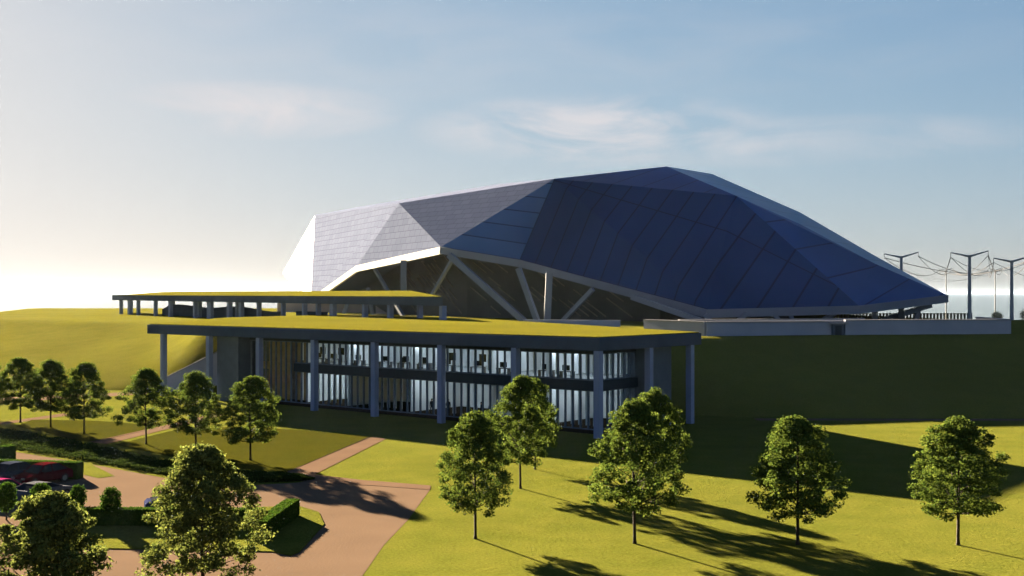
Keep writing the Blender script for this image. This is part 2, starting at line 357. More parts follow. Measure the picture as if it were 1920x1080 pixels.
# glazing bays
def bay(u0, u1, v0, v1, z0, z1, n):
    a = Vector(U(u0, v0)); b = Vector(U(u1, v1)); d = b-a
    m = MB(); m.add([(a.x, a.y, z0), (b.x, b.y, z0), (b.x, b.y, z1), (a.x, a.y, z1)], [(0, 1, 2, 3)])
    g = lb(m, 'window', M['glass'])
    m = MB(); dn = d.normalized(); nn = Vector((dn.y, -dn.x, 0)); 
    for k in range(n+1):
        q = a+d*(k/n); m.bar((q.x, q.y, z0), (q.x, q.y, z1), 0.24, 0.12, up=tuple(dn))
    for zz in (z0+.06, z1-.06): m.bar((a.x, a.y, zz), (b.x, b.y, zz), 0.2, 0.1)
    m.v = [(x-CX, y-CY, z) for x, y, z in m.v]; o = m.build('window_frame', M['mullion'], g)
    # pale floor-length blinds behind part of the panes
    rr = random.Random(int(u0*7+z0*13+v1*3)); inn = Vector((e2.x, e2.y, 0)) if v0 == v1 else Vector((e1.x, e1.y, 0))
    for k in range(n):
        if rr.random() < (0.5 if z0 > 4 else 0.45) and u0 < 47:
            w_ = 0.34+rr.random()*0.22
            q = a+d*((k+0.5)/n)+inn*0.55
            m = MB(); m.box((q.x-CX, q.y-CY, (z0+z1)/2+.1), (w_, 0.04, (z1-z0)-.5), math.atan2(dn.y, dn.x)); m.build('blind', M['blind'], g)
for k in range(6):
    u0 = GU if k == 0 else k*10.4-4+2.6; u1 = min(UE, (k+1)*10.4-4+2.6) if k < 5 else UE
    if k == 4: u1 = 48.3
    if k == 5: bay(48.3, UE, GV, GV, 0.35, 8.0, 9); continue
    for z0, z1 in ((0.35, 4.3), (5.3, 8.0)): bay(u0, u1, GV, GV, z0, z1, max(2, round((u1-u0)/1.0)))
for z0, z1 in ((0.35, 4.3), (5.3, 8.0)): bay(GU, GU, GV, VE, z0, z1, 7)
# timber lined end room
m = MB(); ubox(m, 48.35, UE, 5.6, 5.8, 0.352, 7.998); lb(m, 'timber_wall', M['timber'])
m = MB(); ubox(m, 48.6, UE-.2, 4.4, 4.5, 4.2, 5.15); lb(m, 'gallery_rail', M['timber'])

# ------------------------------------------------------------------ furniture and people inside
def desk(u, v, z, label, rz=0.0, first=[None]):
    if first[0] is None:
        r = empty('office_desk'); m = MB(); m.box((0, 0, 0.72), (1.7, 0.8, 0.05)); m.build('desk_top', M['desk'], r)
        for sx in (-.78, .78): m = MB(); m.box((sx, 0, .347), (.06, .7, .69)); m.build('leg', M['desk'], r)
        m = MB(); m.box((0, .1, 1.12), (.95, .05, .55)); mo = m.build('monitor', M['dark'], r, bevel=.01)
        m = MB(); m.box((0, .13, .80), (.06, .04, .12)); m.box((0, .13, .755), (.3, .2, .018)); m.build('monitor_stand', M['dark'], mo)
        first[0] = r
    else: r = copy_tree(first[0])
    r.location = U(u, v, z); r.rotation_euler = (0, 0, RZ+rz)
    tag(r, label, 'desk', 'desks with screens in the upper office')
for k, (u, v, nm) in enumerate([(46.0, 4.6, 'dark desk with screen in the upper room farthest left behind glass'), (43.2, 4.4, 'dark desk with screen just left of the second upper column'),
    (38.4, 4.2, 'small dark desk behind glass in the third upper bay'), (34.0, 4.3, 'dark desk at the left of the desk cluster upstairs'), (32.0, 5.9, 'dark desk at the back left of the desk cluster upstairs'),
    (30.6, 4.2, 'dark desk at the front middle of the desk cluster upstairs'), (28.6, 5.6, 'dark desk at the back middle of the desk cluster upstairs'), (27.4, 4.2, 'dark desk at the right of the desk cluster upstairs'),
    (23.9, 4.4, 'dark desk with screen left of the fourth upper column'), (19.4, 4.4, 'dark desk with screen right of the fourth upper column'), (15.6, 4.3, 'dark desk left of the fifth upper column'),
    (10.0, 4.6, 'dark desk upstairs behind the treetop'), (7.2, 4.4, 'dark desk upstairs right of the treetop')]):
    desk(u, v, 5.2, nm, (0, .5, 0, .3)[k % 4])
def screen(u, v, z, label, first=[None]):
    if first[0] is None:
        r = empty('display_screen'); m = MB(); m.box((0, 0, 1.75), (1.0, .08, .85)); m.build('screen_panel', M['dark'], r, bevel=.01)
        m = MB(); m.box((0, .06, .66), (.08, .05, 1.3)); m.box((0, .06, .02), (.7, .45, .04)); m.build('stand', M['dark'], r); first[0] = r
    else: r = copy_tree(first[0])
    r.location = U(u, v, z); r.rotation_euler = (0, 0, RZ+math.pi); tag(r, label, 'screen', 'black display screens upstairs')
for u, v, nm in ((44.6, 3.9, 'black screen on a stand in the upper room left of the third column'), (41.2, 3.9, 'black screen on a stand right of the third column upstairs'),
    (22.8, 3.9, 'black screen on a stand just left of the fifth column upstairs'), (18.3, 3.9, 'black screen on a stand just right of the fifth column upstairs'), (13.8, 3.9, 'black screen on a stand left of the sixth column upstairs')):
    screen(u, v, 5.2, nm)

def person(loc, rz, label, stride=0.15):
    """one skinned body, clothed dark"""
    s_ = stride
    J = {'pel': (0, 0, .95, .15), 'spi': (0, 0, 1.15, .135), 'che': (0, 0, 1.36, .165), 'nek': (0, 0, 1.5, .06), 'hed': (0, -.01, 1.62, .095), 'top': (0, 0, 1.72, .07),
         'lsh': (-.19, 0, 1.42, .06), 'lel': (-.25, .03, 1.14, .045), 'lwr': (-.24, -.06, .9, .03), 'lha': (-.24, -.09, .8, .028),
         'rsh': (.19, 0, 1.42, .06), 'rel': (.25, .03, 1.14, .045), 'rwr': (.24, -.1, .92, .03), 'rha': (.24, -.14, .83, .028),
         'lhi': (-.1, 0, .88, .09), 'lkn': (-.11, -s_, .5, .062), 'lan': (-.11, -s_*.6, .09, .042), 'lto': (-.12, -s_*.6-.17, .035, .035),
         'rhi': (.1, 0, .88, .09), 'rkn': (.11, s_*.4, .5, .062), 'ran': (.11, s_*1.2, .09, .042), 'rto': (.12, s_*1.2-.17, .035, .035)}
    names = list(J); E_ = [('pel', 'spi'), ('spi', 'che'), ('che', 'nek'), ('nek', 'hed'), ('hed', 'top'), ('che', 'lsh'), ('lsh', 'lel'), ('lel', 'lwr'), ('lwr', 'lha'), ('che', 'rsh'), ('rsh', 'rel'), ('rel', 'rwr'), ('rwr', 'rha'),
          ('pel', 'lhi'), ('lhi', 'lkn'), ('lkn', 'lan'), ('lan', 'lto'), ('pel', 'rhi'), ('rhi', 'rkn'), ('rkn', 'ran'), ('ran', 'rto')]
    vs = [J[n][:3] for n in names]; rad = [J[n][3] for n in names]; ed = [(names.index(a), names.index(b)) for a, b in E_]
    for sd, h in ((-1, 'lha'), (1, 'rha')):
        hx, hy, hz = J[h][:3]; hi = names.index(h)
        for k in range(4):
            b = len(vs); vs += [(hx+sd*.004, hy+(k-1.5)*.019, hz-.05), (hx-sd*.005, hy+(k-1.5)*.019-.008, hz-.085+abs(k-1.3)*.008), (hx-sd*.018, hy+(k-1.5)*.019-.014, hz-.11+abs(k-1.3)*.012)]
            rad += [.009, .0085, .007]; ed += [(hi, b), (b, b+1), (b+1, b+2)]
        b = len(vs); vs += [(hx-sd*.02, hy-.04, hz-.01), (hx-sd*.024, hy-.055, hz-.04)]; rad += [.01, .008]; ed += [(hi, b), (b, b+1)]
    me = bpy.data.meshes.new('person'); me.from_pydata(vs, ed, []); o = bpy.data.objects.new('person', me); COL.objects.link(o)
    sk = o.modifiers.new('skin', 'SKIN'); sk.use_smooth_shade = True
    for i, r_ in enumerate(rad): me.skin_vertices[0].data[i].radius = (r_, r_)
    me.skin_vertices[0].data[0].use_root = True
    o.modifiers.new('sub', 'SUBSURF').levels = 1
    o.modifiers['sub'].render_levels = 2
    me.materials.append(M['skin'])
    # clothing chosen by height on the same continuous surface
    m_ = bpy.data.materials.get('person_surface')
    if not m_:
        m_ = bpy.data.materials.new('person_surface'); m_.use_nodes = True; N = m_.node_tree.nodes; L = m_.node_tree.links
        tc = N.new('ShaderNodeTexCoord'); sp = N.new('ShaderNodeSeparateXYZ'); L.new(tc.outputs['Object'], sp.inputs[0])
        gt = N.new('ShaderNodeMath'); gt.operation = 'GREATER_THAN'; gt.inputs[1].default_value = 1.5; L.new(sp.outputs[2], gt.inputs[0])
        mx = N.new('ShaderNodeMix'); mx.data_type = 'RGBA'; mx.inputs[6].default_value = (0.02, 0.025, 0.035, 1); mx.inputs[7].default_value = (.42, .27, .2, 1)
        L.new(gt.outputs[0], mx.inputs[0]); L.new(mx.outputs[2], N['Principled BSDF'].inputs['Base Color']); N['Principled BSDF'].inputs['Roughness'].default_value = .8
    me.materials[0] = m_
    o.location = loc; o.rotation_euler = (0, 0, rz); tag(o, label, 'person', 'people standing on the ground floor')
    m = MB(); ring = []
    for j in range(6):
        a = j/5*math.pi/2
        for k in range(12): ring.append((.108*math.cos(a)*math.cos(k*math.pi/6), .015+.115*math.cos(a)*math.sin(k*math.pi/6), 1.665+.12*math.sin(a)))
    m.add(ring, [(j*12+k, j*12+(k+1) % 12, (j+1)*12+(k+1) % 12, (j+1)*12+k) for j in range(5) for k in range(12)]); m.build('hair', M['hair'], o, smooth=True)
    m = MB(); m.box((0, -.105, 1.6), (.022, .03, .04)); m.build('nose', M['skin'], o, bevel=.008)
for u, v, rz, nm in ((30.6, 3.6, RZ+2.6, 'person in dark clothes standing just right of the fourth column downstairs'), (25.6, 3.5, RZ+3.4, 'person in dark clothes walking downstairs, left of the close pair'),
                     (23.8, 4.3, RZ+.4, 'person in dark clothes standing downstairs near the fifth column'), (18.6, 4.0, RZ+2.2, 'person in dark clothes behind glass just right of the fifth column'),
                     (17.8, 4.7, RZ+3.9, 'person in dark clothes farthest right on the ground floor')):
    person(U(u, v, 0.36), rz, nm)

# stair flank wall at the left end
sw = empty('stair_flank_wall', (-45.5, 167, 0)); tag(sw, 'sloping grey concrete stair wall rising behind the left columns', 'wall')
A_ = Vector((-51.8, 166.5, 0)); B_ = Vector((-41.5, 168.5, 0)); dn = (B_-A_).normalized()
def slopewall(za, zb, t0, th):
    n = Vector((-dn.y, dn.x, 0))*th/2; vs = []
    for q, z in ((A_, za), (B_, zb)):
        for sg in (-1, 1):
            pnt = q+n*sg; vs += [(pnt.x+45.5, pnt.y-167, t0 if t0 is not None else z-.18), (pnt.x+45.5, pnt.y-167, z)]
    return vs, [(0, 1, 3, 2), (4, 6, 7, 5), (0, 4, 5, 1), (2, 3, 7, 6), (1, 5, 7, 3), (0, 2, 6, 4)]
m = MB(); m.add(*slopewall(0.6, 5.9, 0.0, .4)); m.build('wall', M['concrete'], sw)
m = MB(); vs, fs = slopewall(0.8, 6.1, None, .6); m.add(vs, fs); m.build('coping', M['coping'], sw)

# ------------------------------------------------------------------ rear canopy
bc = empty('rear_canopy', (-60, 255, 8.1)); tag(bc, 'long low grass topped canopy on many short posts in front of the stadium', 'canopy')
def lc(m, name, mt, parent=bc, o0=(-60, 255, 8.1), **k):
    m.v = [(x-o0[0], y-o0[1], z-o0[2]) for x, y, z in m.v]; return m.build(name, mt, parent, **k)
FA = Vector((-115.5, 336)); FB = Vector((-10.8, 183))
def fpt(t, off=0.0):
    p_ = FA.lerp(FB, t); d_ = (FB-FA).normalized(); n_ = Vector((-d_.y, d_.x)); bow = 0.8*max(0, 0.35-t)**2*10
    return p_+n_*(off+bow)
ts = [i/14 for i in range(15)]
frontp = [fpt(t) for t in ts]; backp = [fpt(t)+Vector((-7.8, 32)) for t in ts]
frontp = [(p_.x, p_.y) for p_ in frontp]; backp = [(p_.x, p_.y) for p_ in backp]
m = MB(); m.prism(frontp+backp[::-1], 12.05, 13.45); lc(m, 'canopy_slab', M['fascia'])
m = MB(); k = len(ts); vs = []
for i in range(k):
    f_, b_ = Vector(frontp[i]), Vector(backp[i]); d_ = (b_-f_).normalized()
    f2 = f_+d_*.3; vs += [(f2.x, f2.y, 13.5), (f2.x*.5+b_.x*.5, f2.y*.5+b_.y*.5, 13.5+.5*(ts[i]/.25 if ts[i]<.25 else 1)), (b_.x, b_.y, 13.5+1.0*(ts[i]/.25 if ts[i]<.25 else 1))]
m.add(vs, [(i*3+j, i*3+3+j, i*3+4+j, i*3+1+j) for i in range(k-1) for j in (0, 1)])
vs2 = [(x, y, 13.455) for x, y, z in vs]; m2 = len(vs)
fs2 = [(i*3+2, i*3+5, i*3+5+m2, i*3+2+m2) for i in range(k-1)]+[(0, 1, 1+m2, m2), (1, 2, 2+m2, 1+m2)]+[((k-1)*3, (k-1)*3+1, (k-1)*3+1+m2, (k-1)*3+m2), ((k-1)*3+1, (k-1)*3+2, (k-1)*3+2+m2, (k-1)*3+1+m2)]+[(i*3, i*3+3, i*3+3+m2, i*3+m2) for i in range(k-1)]
mb = MB(); mb.v = vs+vs2; mb.f = m.f+fs2; lc(mb, 'grass_roof', M['roofgrass'])
def t_of_px(px):
    best = min(range(1001), key=lambda i: abs((fpt(i/1000).x/fpt(i/1000).y*FPX+960)-px)); return best/1000
for px, off, wd in ((222, .8, 1.0), (236, 1.2, 2.6), (254, .8, 1.0), (268, 8, 1.2), (286, .8, 1.0), (314, .8, 1.4), (344, 4, 1.2), (360, .8, 1.0), (388, .8, 2.4), (414, 4, 1.2), (424, .8, 1.6), (446, .8, 1.2), (479, .8, .9), (524, .8, .8),
                    (564, .8, .8), (579, 2, .8), (617, .8, 1.4), (677, .8, .9), (724, .8, .9), (748, 4, .7), (822, .8, .95)):
    q = fpt(t_of_px(px), off); m = MB(); m.box((q.x, q.y, (8.0+12.05)/2), (wd, .8, 12.05-8.0), math.atan2(FB.y-FA.y, FB.x-FA.x)); lc(m, 'column', M['column'])
tl = [t_of_px(x) for x in range(262, 486, 14)]
m = MB()
hs = [10.35+0.35*math.sin(i*.75+.4)+.25*math.sin(i*.33) if i else 9.4 for i in range(len(tl))]
for i in range(len(tl)-1):
    a, b = fpt(tl[i], 6), fpt(tl[i+1], 6); a2, b2 = fpt(tl[i], 6.5), fpt(tl[i+1], 6.5)
    m.add([(a.x, a.y, 7.9), (b.x, b.y, 7.9), (b.x, b.y, hs[i+1]+.3), (a.x, a.y, hs[i]+.3), (a2.x, a2.y, 7.9), (b2.x, b2.y, 7.9), (b2.x, b2.y, hs[i+1]+.3), (a2.x, a2.y, hs[i]+.3)],
          [(0, 1, 2, 3), (4, 7, 6, 5), (3, 2, 6, 7)])
lc(m, 'wavy_wall', M['fascia'])
a, b = fpt(t_of_px(508), 6), fpt(t_of_px(557), 6); m = MB(); m.bar((a.x, a.y, 9.0), (b.x, b.y, 9.0), 1.0, 2.6); lc(m, 'low_wall', M['fascia'])

# ------------------------------------------------------------------ stadium
S0 = (20, 300, 8.2)
st = empty('faceted_stadium', S0); tag(st, 'large faceted stadium with white cladding at left and dark blue panelled roof', 'stadium')
V = dict(R0=dp(530, 512, 456), U1=dp(590, 405, 394), R1=dp(583, 560, 360), R2=dp(670, 498, 325), R3=dp(827, 463, 275.5), U2=dp(748, 381, 308.5), U2b=dp(672, 388, 352), U3=dp(1040, 335, 268),
         U3b=dp(935, 345, 300), E=dp(975, 487, 254.5), R4=dp(1325, 580, 215), R5=dp(1775, 553, 240), U4=dp(1250, 312, 281), M1=dp(1380, 367, 247), M2=dp(1610, 573, 222),
         L1=dp(1500, 420, 266), L2=dp(1640, 494, 252), H1=dp(1335, 326, 330), H2=dp(1500, 398, 310), H3=dp(1645, 482, 275))
V['B0'] = (-80, 500, 12); V['B1'] = (-20, 500, 12); V['B2'] = (70, 440, 12); V['B3'] = (100, 330, 12)
V = {k: Vector(v) for k, v in V.items()}
def tri_mat_uv(o, uvf):
    me = o.data; uv = me.uv_layers.new(name='panel')
    for lp in me.loops:
        c = me.vertices[lp.vertex_index].co; uv.data[lp.index].uv = uvf(c)

def cladding_mat():
    m = bpy.data.materials.new('white_scale_cladding'); m.use_nodes = True; nt = m.node_tree; N = nt.nodes; L = nt.links; p = N['Principled BSDF']
    uv = N.new('ShaderNodeUVMap'); uv.uv_map = 'panel'
    br = N.new('ShaderNodeTexBrick'); br.inputs['Scale'].default_value = 1.0; br.inputs['Brick Width'].default_value = 3.4; br.inputs['Row Height'].default_value = 1.7; br.inputs['Mortar Size'].default_value = 0.09; br.inputs['Mortar Smooth'].default_value = .6
    br.inputs['Color1'].default_value = (0.115, 0.135, 0.205, 1); br.inputs['Color2'].default_value = (0.102, 0.120, 0.185, 1); br.inputs['Mortar'].default_value = (0.060, 0.068, 0.11, 1)
    L.new(uv.outputs[0], br.inputs['Vector']); L.new(br.outputs['Color'], p.inputs['Base Color'])
    b = N.new('ShaderNodeBump'); b.inputs['Strength'].default_value = 0.25; b.inputs['Distance'].default_value = 0.15; b.invert = True
    L.new(br.outputs['Fac'], b.inputs['Height']); L.new(b.outputs[0], p.inputs['Normal'])
    p.inputs['Roughness'].default_value = 0.8; p.inputs['Specular IOR Level'].default_value = 0.0
    return m
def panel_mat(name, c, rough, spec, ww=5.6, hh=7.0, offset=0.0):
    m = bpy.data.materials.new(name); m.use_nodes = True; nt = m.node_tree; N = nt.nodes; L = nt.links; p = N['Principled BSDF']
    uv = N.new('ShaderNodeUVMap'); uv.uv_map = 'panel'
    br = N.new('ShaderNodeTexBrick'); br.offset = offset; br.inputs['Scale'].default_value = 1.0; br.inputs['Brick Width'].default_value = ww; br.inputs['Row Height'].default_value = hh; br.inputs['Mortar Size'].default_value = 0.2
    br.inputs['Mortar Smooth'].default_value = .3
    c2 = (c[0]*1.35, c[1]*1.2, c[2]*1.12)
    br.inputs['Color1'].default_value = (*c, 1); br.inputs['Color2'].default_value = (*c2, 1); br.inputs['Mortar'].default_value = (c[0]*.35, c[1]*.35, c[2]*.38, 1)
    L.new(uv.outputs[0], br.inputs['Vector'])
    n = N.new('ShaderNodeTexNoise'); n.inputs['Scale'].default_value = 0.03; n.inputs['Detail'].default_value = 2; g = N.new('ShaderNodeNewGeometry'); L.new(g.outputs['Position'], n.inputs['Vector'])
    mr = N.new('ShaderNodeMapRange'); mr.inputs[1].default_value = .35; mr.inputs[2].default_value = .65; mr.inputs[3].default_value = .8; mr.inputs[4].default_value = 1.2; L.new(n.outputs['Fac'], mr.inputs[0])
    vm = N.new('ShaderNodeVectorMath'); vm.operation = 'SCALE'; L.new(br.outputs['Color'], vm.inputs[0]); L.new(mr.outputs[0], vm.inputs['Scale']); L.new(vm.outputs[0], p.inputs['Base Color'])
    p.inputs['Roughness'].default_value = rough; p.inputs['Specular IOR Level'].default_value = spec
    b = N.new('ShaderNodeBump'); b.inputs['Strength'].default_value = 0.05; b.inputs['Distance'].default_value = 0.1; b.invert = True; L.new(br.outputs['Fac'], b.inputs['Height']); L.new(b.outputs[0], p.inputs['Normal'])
    return m
M['clad'] = cladding_mat()
M['polish'] = cladding_mat(); pp = M['polish'].node_tree.nodes['Principled BSDF']; pp.inputs['Specular IOR Level'].default_value = .06; pp.inputs['Roughness'].default_value = .5
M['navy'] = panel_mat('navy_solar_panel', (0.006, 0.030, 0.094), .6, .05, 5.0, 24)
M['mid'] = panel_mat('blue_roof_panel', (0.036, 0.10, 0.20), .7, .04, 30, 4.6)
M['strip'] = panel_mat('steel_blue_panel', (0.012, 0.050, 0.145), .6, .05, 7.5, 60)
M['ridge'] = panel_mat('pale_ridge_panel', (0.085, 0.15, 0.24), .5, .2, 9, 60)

def facets(name, faces, mt, ax_u=None, ax_v=None, org=None):
    """one part from flat facets; panel coordinates lie in the facets' own plane"""
    keys = sorted({k for f in faces for k in f}); idx = {k: i for i, k in enumerate(keys)}
    me = bpy.data.meshes.new(name); me.from_pydata([tuple(V[k]-Vector(S0)) for k in keys], [], [tuple(idx[k] for k in f) for f in faces])
    me.materials.append(mt); uv = me.uv_layers.new(name='panel')
    for pl, f in zip(me.polygons, faces):
        a = V[f[0]]-Vector(S0); nrm = pl.normal
        if ax_u is None:
            u = Vector((0, 0, 1)).cross(nrm).normalized(); v = nrm.cross(u); o_ = Vector((0, 0, 0))
            for li in pl.loop_indices:
                c = me.vertices[me.loops[li].vertex_index].co-o_; uv.data[li].uv = (c.dot(u), c.dot(v))
        else:
            u = ax_u.normalized(); v = ax_v.normalized(); o_ = org-Vector(S0); uvd = u.dot(v)
            for li in pl.loop_indices:
                c = me.vertices[me.loops[li].vertex_index].co-o_; cu, cv = c.dot(u), c.dot(v)
                s_ = (cu-uvd*cv)/(1-uvd*uvd); t_ = (cv-uvd*cu)/(1-uvd*uvd); uv.data[li].uv = (s_, t_)
    bm = bmesh.new(); bm.from_mesh(me)
    bm.faces.ensure_lookup_table()
    ctr = Vector((10, 340, 12))-Vector(S0)
    for f in bm.faces:
        if f.normal.dot(f.calc_center_median()-ctr) < 0: f.normal_flip()
    bm.to_mesh(me); bm.free()
    o = bpy.data.objects.new(name, me); COL.objects.link(o); o.parent = st
    so_ = o.modifiers.new('thickness', 'SOLIDIFY'); so_.thickness = .5; so_.offset = -1
    return o
facets('white_cladding', [('U1', 'U2', 'R1'), ('U2', 'R2', 'R1'), ('U2', 'R3', 'R2'), ('U2', 'U3', 'R3'), ('U1', 'U2b', 'U2'), ('U2', 'U2b', 'U3b'), ('U2', 'U3b', 'U3')], M['clad'])
facets('polished_tip_cladding', [('R0', 'U1', 'R1')], M['polish'])
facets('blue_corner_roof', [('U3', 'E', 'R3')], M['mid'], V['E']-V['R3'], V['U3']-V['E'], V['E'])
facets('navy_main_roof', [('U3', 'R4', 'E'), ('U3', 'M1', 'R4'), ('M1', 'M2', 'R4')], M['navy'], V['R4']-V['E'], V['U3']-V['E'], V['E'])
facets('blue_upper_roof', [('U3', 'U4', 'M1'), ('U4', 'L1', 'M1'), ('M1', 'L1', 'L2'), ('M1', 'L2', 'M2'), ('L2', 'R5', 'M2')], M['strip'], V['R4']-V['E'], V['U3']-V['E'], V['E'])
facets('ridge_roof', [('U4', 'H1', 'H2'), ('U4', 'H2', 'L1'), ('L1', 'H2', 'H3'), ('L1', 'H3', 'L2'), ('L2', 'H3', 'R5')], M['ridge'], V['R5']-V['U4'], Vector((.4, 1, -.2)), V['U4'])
facets('back_roof', [('R0', 'B0', 'U1'), ('U1', 'B0', 'U2b'), ('B0', 'B1', 'U2b'), ('U2b', 'B1', 'U3b'), ('B1', 'B2', 'U3b'), ('U3b', 'B2', 'H1'), ('U3b', 'H1', 'U3'), ('U3', 'H1', 'U4'), ('H1', 'B2', 'H2'), ('B2', 'B3', 'H2'), ('H2', 'B3', 'H3'), ('H3', 'B3', 'R5')], M['clad'])
# underside
APX = Vector((10, 340, 27)); V['AP'] = APX
dn_ = {}
rim = ['R0', 'R1', 'R2', 'R3', 'E', 'R4', 'M2', 'R5', 'B3', 'B2', 'B1', 'B0']
for k in rim: V['_'+k] = V[k]-Vector((0, 0, 1.3))+(APX-V[k]).normalized()*0.8
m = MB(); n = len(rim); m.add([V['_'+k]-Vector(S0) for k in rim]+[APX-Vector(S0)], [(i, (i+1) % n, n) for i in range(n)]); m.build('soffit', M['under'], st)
def rimbeam(name, ks, wd, ht, mt):
    for a, b in zip(ks[:-1], ks[1:]):
        pass
    m = MB(); S = Vector(S0)
    for a, b in zip(ks[:-1], ks[1:]):
        p0, p1 = V[a]-S, V[b]-S; d_ = (p1-p0).normalized(); m.bar(p0-Vector((0, 0, ht/2))-d_*.1, p1-Vector((0, 0, ht/2))+d_*.1, wd, ht)
    return m.build(name, mt, st)
rimbeam('rim_beam', ['E', 'R4', 'M2', 'R5'], 0.7, 1.55, M['beam'])
rimbeam('rim_beam', ['R3', 'E'], 0.7, 1.6, M['beam'])
rimbeam('cream_rim', ['R1', 'R2', 'R3'], 0.7, 1.7, M['cream'])
rimbeam('rim_beam', ['R5', 'B3', 'B2'], 0.7, 1.4, M['beam'])
# inner bowl wall
m = MB(); S = Vector(S0); ring = ['R1', 'R2', 'R3', 'E', 'R4', 'M2', 'R5', 'B3']; W = {}
for k in ring:
    q = V['_'+k].lerp(APX, .20 if k not in ('R5', 'M2', 'B3') else .3); W[k] = q
vs = []
for k in ring: vs += [(W[k].x-S.x, W[k].y-S.y, -0.6), (W[k].x-S.x, W[k].y-S.y, W[k].z-S.z+.1)]
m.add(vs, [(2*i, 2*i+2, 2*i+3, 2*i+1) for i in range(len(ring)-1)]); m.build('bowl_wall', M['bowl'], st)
nfin = 0
for a, b in (('R2', 'R3'), ('R3', 'E'), ('E', 'R4')):
    A2, B2 = W[a], W[b]; Lh = (B2-A2).xy.length; d2 = (B2-A2).normalized(); nn = Vector((d2.y, -d2.x, 0)).normalized()
    rr = random.Random(len(a+b)+int(Lh))
    for q in range(int(Lh/2.6)):
        t0 = q*2.6/Lh; zt0 = A2.z+(B2.z-A2.z)*t0
        for zz in np.arange(9, zt0, 3.3):
            if rr.random() < .5: continue
            z1 = min(zt0-.2, zz+rr.uniform(1.8, 4.0)); t1 = t0+(-(z1-zz)*1.9)/Lh
            if t1 < 0: continue
            P0 = A2.lerp(B2, t0); P1 = A2.lerp(B2, t1)
            if nfin >= 98: continue
            nfin += 1; m = MB(); m.bar((P0.x+nn.x*.2-S.x, P0.y+nn.y*.2-S.y, zz-S.z), (P1.x+nn.x*.2-S.x, P1.y+nn.y*.2-S.y, z1-S.z), .25, .2); m.build('slanted_fin', M['bowl2'], st)
# struts
def strut(px0, py0, d0, px1, py1, d1, wd=.9):
    a, b = Vector(dp(px0, py0, d0))-S, Vector(dp(px1, py1, d1))-S; m = MB(); m.bar(a, b, wd, wd); m.build('strut', M['beam'], st)
for s_ in ((842, 478, 253, 985, 604, 246, 1.2), (852, 480, 253, 806, 560, 262, .7), (972, 503, 240, 1008, 604, 238, 1.0), (1030, 512, 236, 1026, 604, 236, 1.35), (1112, 542, 228, 1055, 602, 232, .8),
           (1185, 557, 222, 1345, 612, 212, .95), (757, 488, 285, 757, 560, 285, 1.4), (1322, 590, 214, 1334, 606, 214, .9), (1402, 587, 216, 1380, 604, 216, .8), (1448, 586, 218, 1466, 606, 218, .7),
           (1480, 585, 219, 1488, 606, 219, .7), (1570, 584, 224, 1535, 606, 222, .8), (1640, 578, 230, 1640, 604, 230, 1.0), (1690, 578, 234, 1690, 604, 236, 1.2), (1745, 572, 238, 1650, 602, 236, 1.0), (1722, 580, 238, 1716, 604, 238, .9),
           (600, 568, 370, 625, 600, 368, 1.2), (655, 560, 340, 640, 600, 340, 1.0), (614, 560, 365, 612, 600, 365, 1.6), (700, 500, 318, 760, 600, 300, .8), (690, 540, 322, 700, 600, 320, .8)):
    strut(*s_)
# peach podium seen beneath the canopy
m = MB(); a, b, c = Vector((-74, 372)), Vector((-44, 352)), Vector((-30, 318))
S3 = Vector(S0)
def pod(p0, p1, z0a, z0b): m.add([(p0.x-S3.x, p0.y-S3.y, -.6), (p1.x-S3.x, p1.y-S3.y, -.6), (p1.x-S3.x, p1.y-S3.y, z0b-S3.z), (p0.x-S3.x, p0.y-S3.y, z0a-S3.z)], [(0, 1, 2, 3)])
pod(a, b, 13.2, 12.6); pod(b, Vector((-36, 335)), 12.6, 8.3)
o = m.build('podium_wall', M['peach'], st); sm = o.modifiers.new('t', 'SOLIDIFY'); sm.thickness = .6

# ------------------------------------------------------------------ terrace walls
def wall(name, pts, ztop, zbot, label, th=.5, cap=True):
    r = empty(name, (pts[0][0], pts[0][1], zbot)); tag(r, label, 'wall')
    o0 = Vector((pts[0][0], pts[0][1], zbot)); m = MB(); c = MB()
    for (x0, y0), (x1, y1) in zip(pts[:-1], pts[1:]):
        m.bar(Vector((x0, y0, (ztop+zbot)/2))-o0, Vector((x1, y1, (ztop+zbot)/2))-o0, th, ztop-zbot)
        if cap: c.bar(Vector((x0, y0, ztop+.09))-o0, Vector((x1, y1, ztop+.09))-o0, th+.2, .18)
    m.build('wall_face', M['concrete'], r)
    if cap: c.build('coping', M['coping'], r)
    return r
wall('terrace_wall', [(19.5, 172), (26.5, 160.5), (46.3, 164.3)], 10.0, 7.0, 'pale concrete terrace wall under the stadium front corner')
wall('terrace_wall', [(46.4, 163.7), (71, 167.5), (73, 184)], 10.15, 7.0, 'pale concrete terrace wall ending at the open lawn on the right')
wall('terrace_wall', [(27, 190), (60, 200)], 9.6, 7.9, 'low concrete wall set back at the foot of the stadium struts')
wall('terrace_wall', [(2, 210), (19, 206)], 9.3, 7.9, 'low dark concrete wall behind the grass roof below the struts', cap=False)
kb = empty('wall_kiosk', (45.4, 164.0, 8)); tag(kb, 'small dark doorway box between the two terrace walls', 'kiosk')
m = MB(); m.box((0, 0, .8), (1.6, 1.6, 1.8)); m.build('body', M['pier'], kb); m = MB(); m.box((0, 0, 1.85), (2.6, 2.2, .25)); m.build('roof', M['coping'], kb)
m = MB(); m.box((0, -.82, .75), (.9, .05, 1.5)); m.build('door', M['band'], kb)

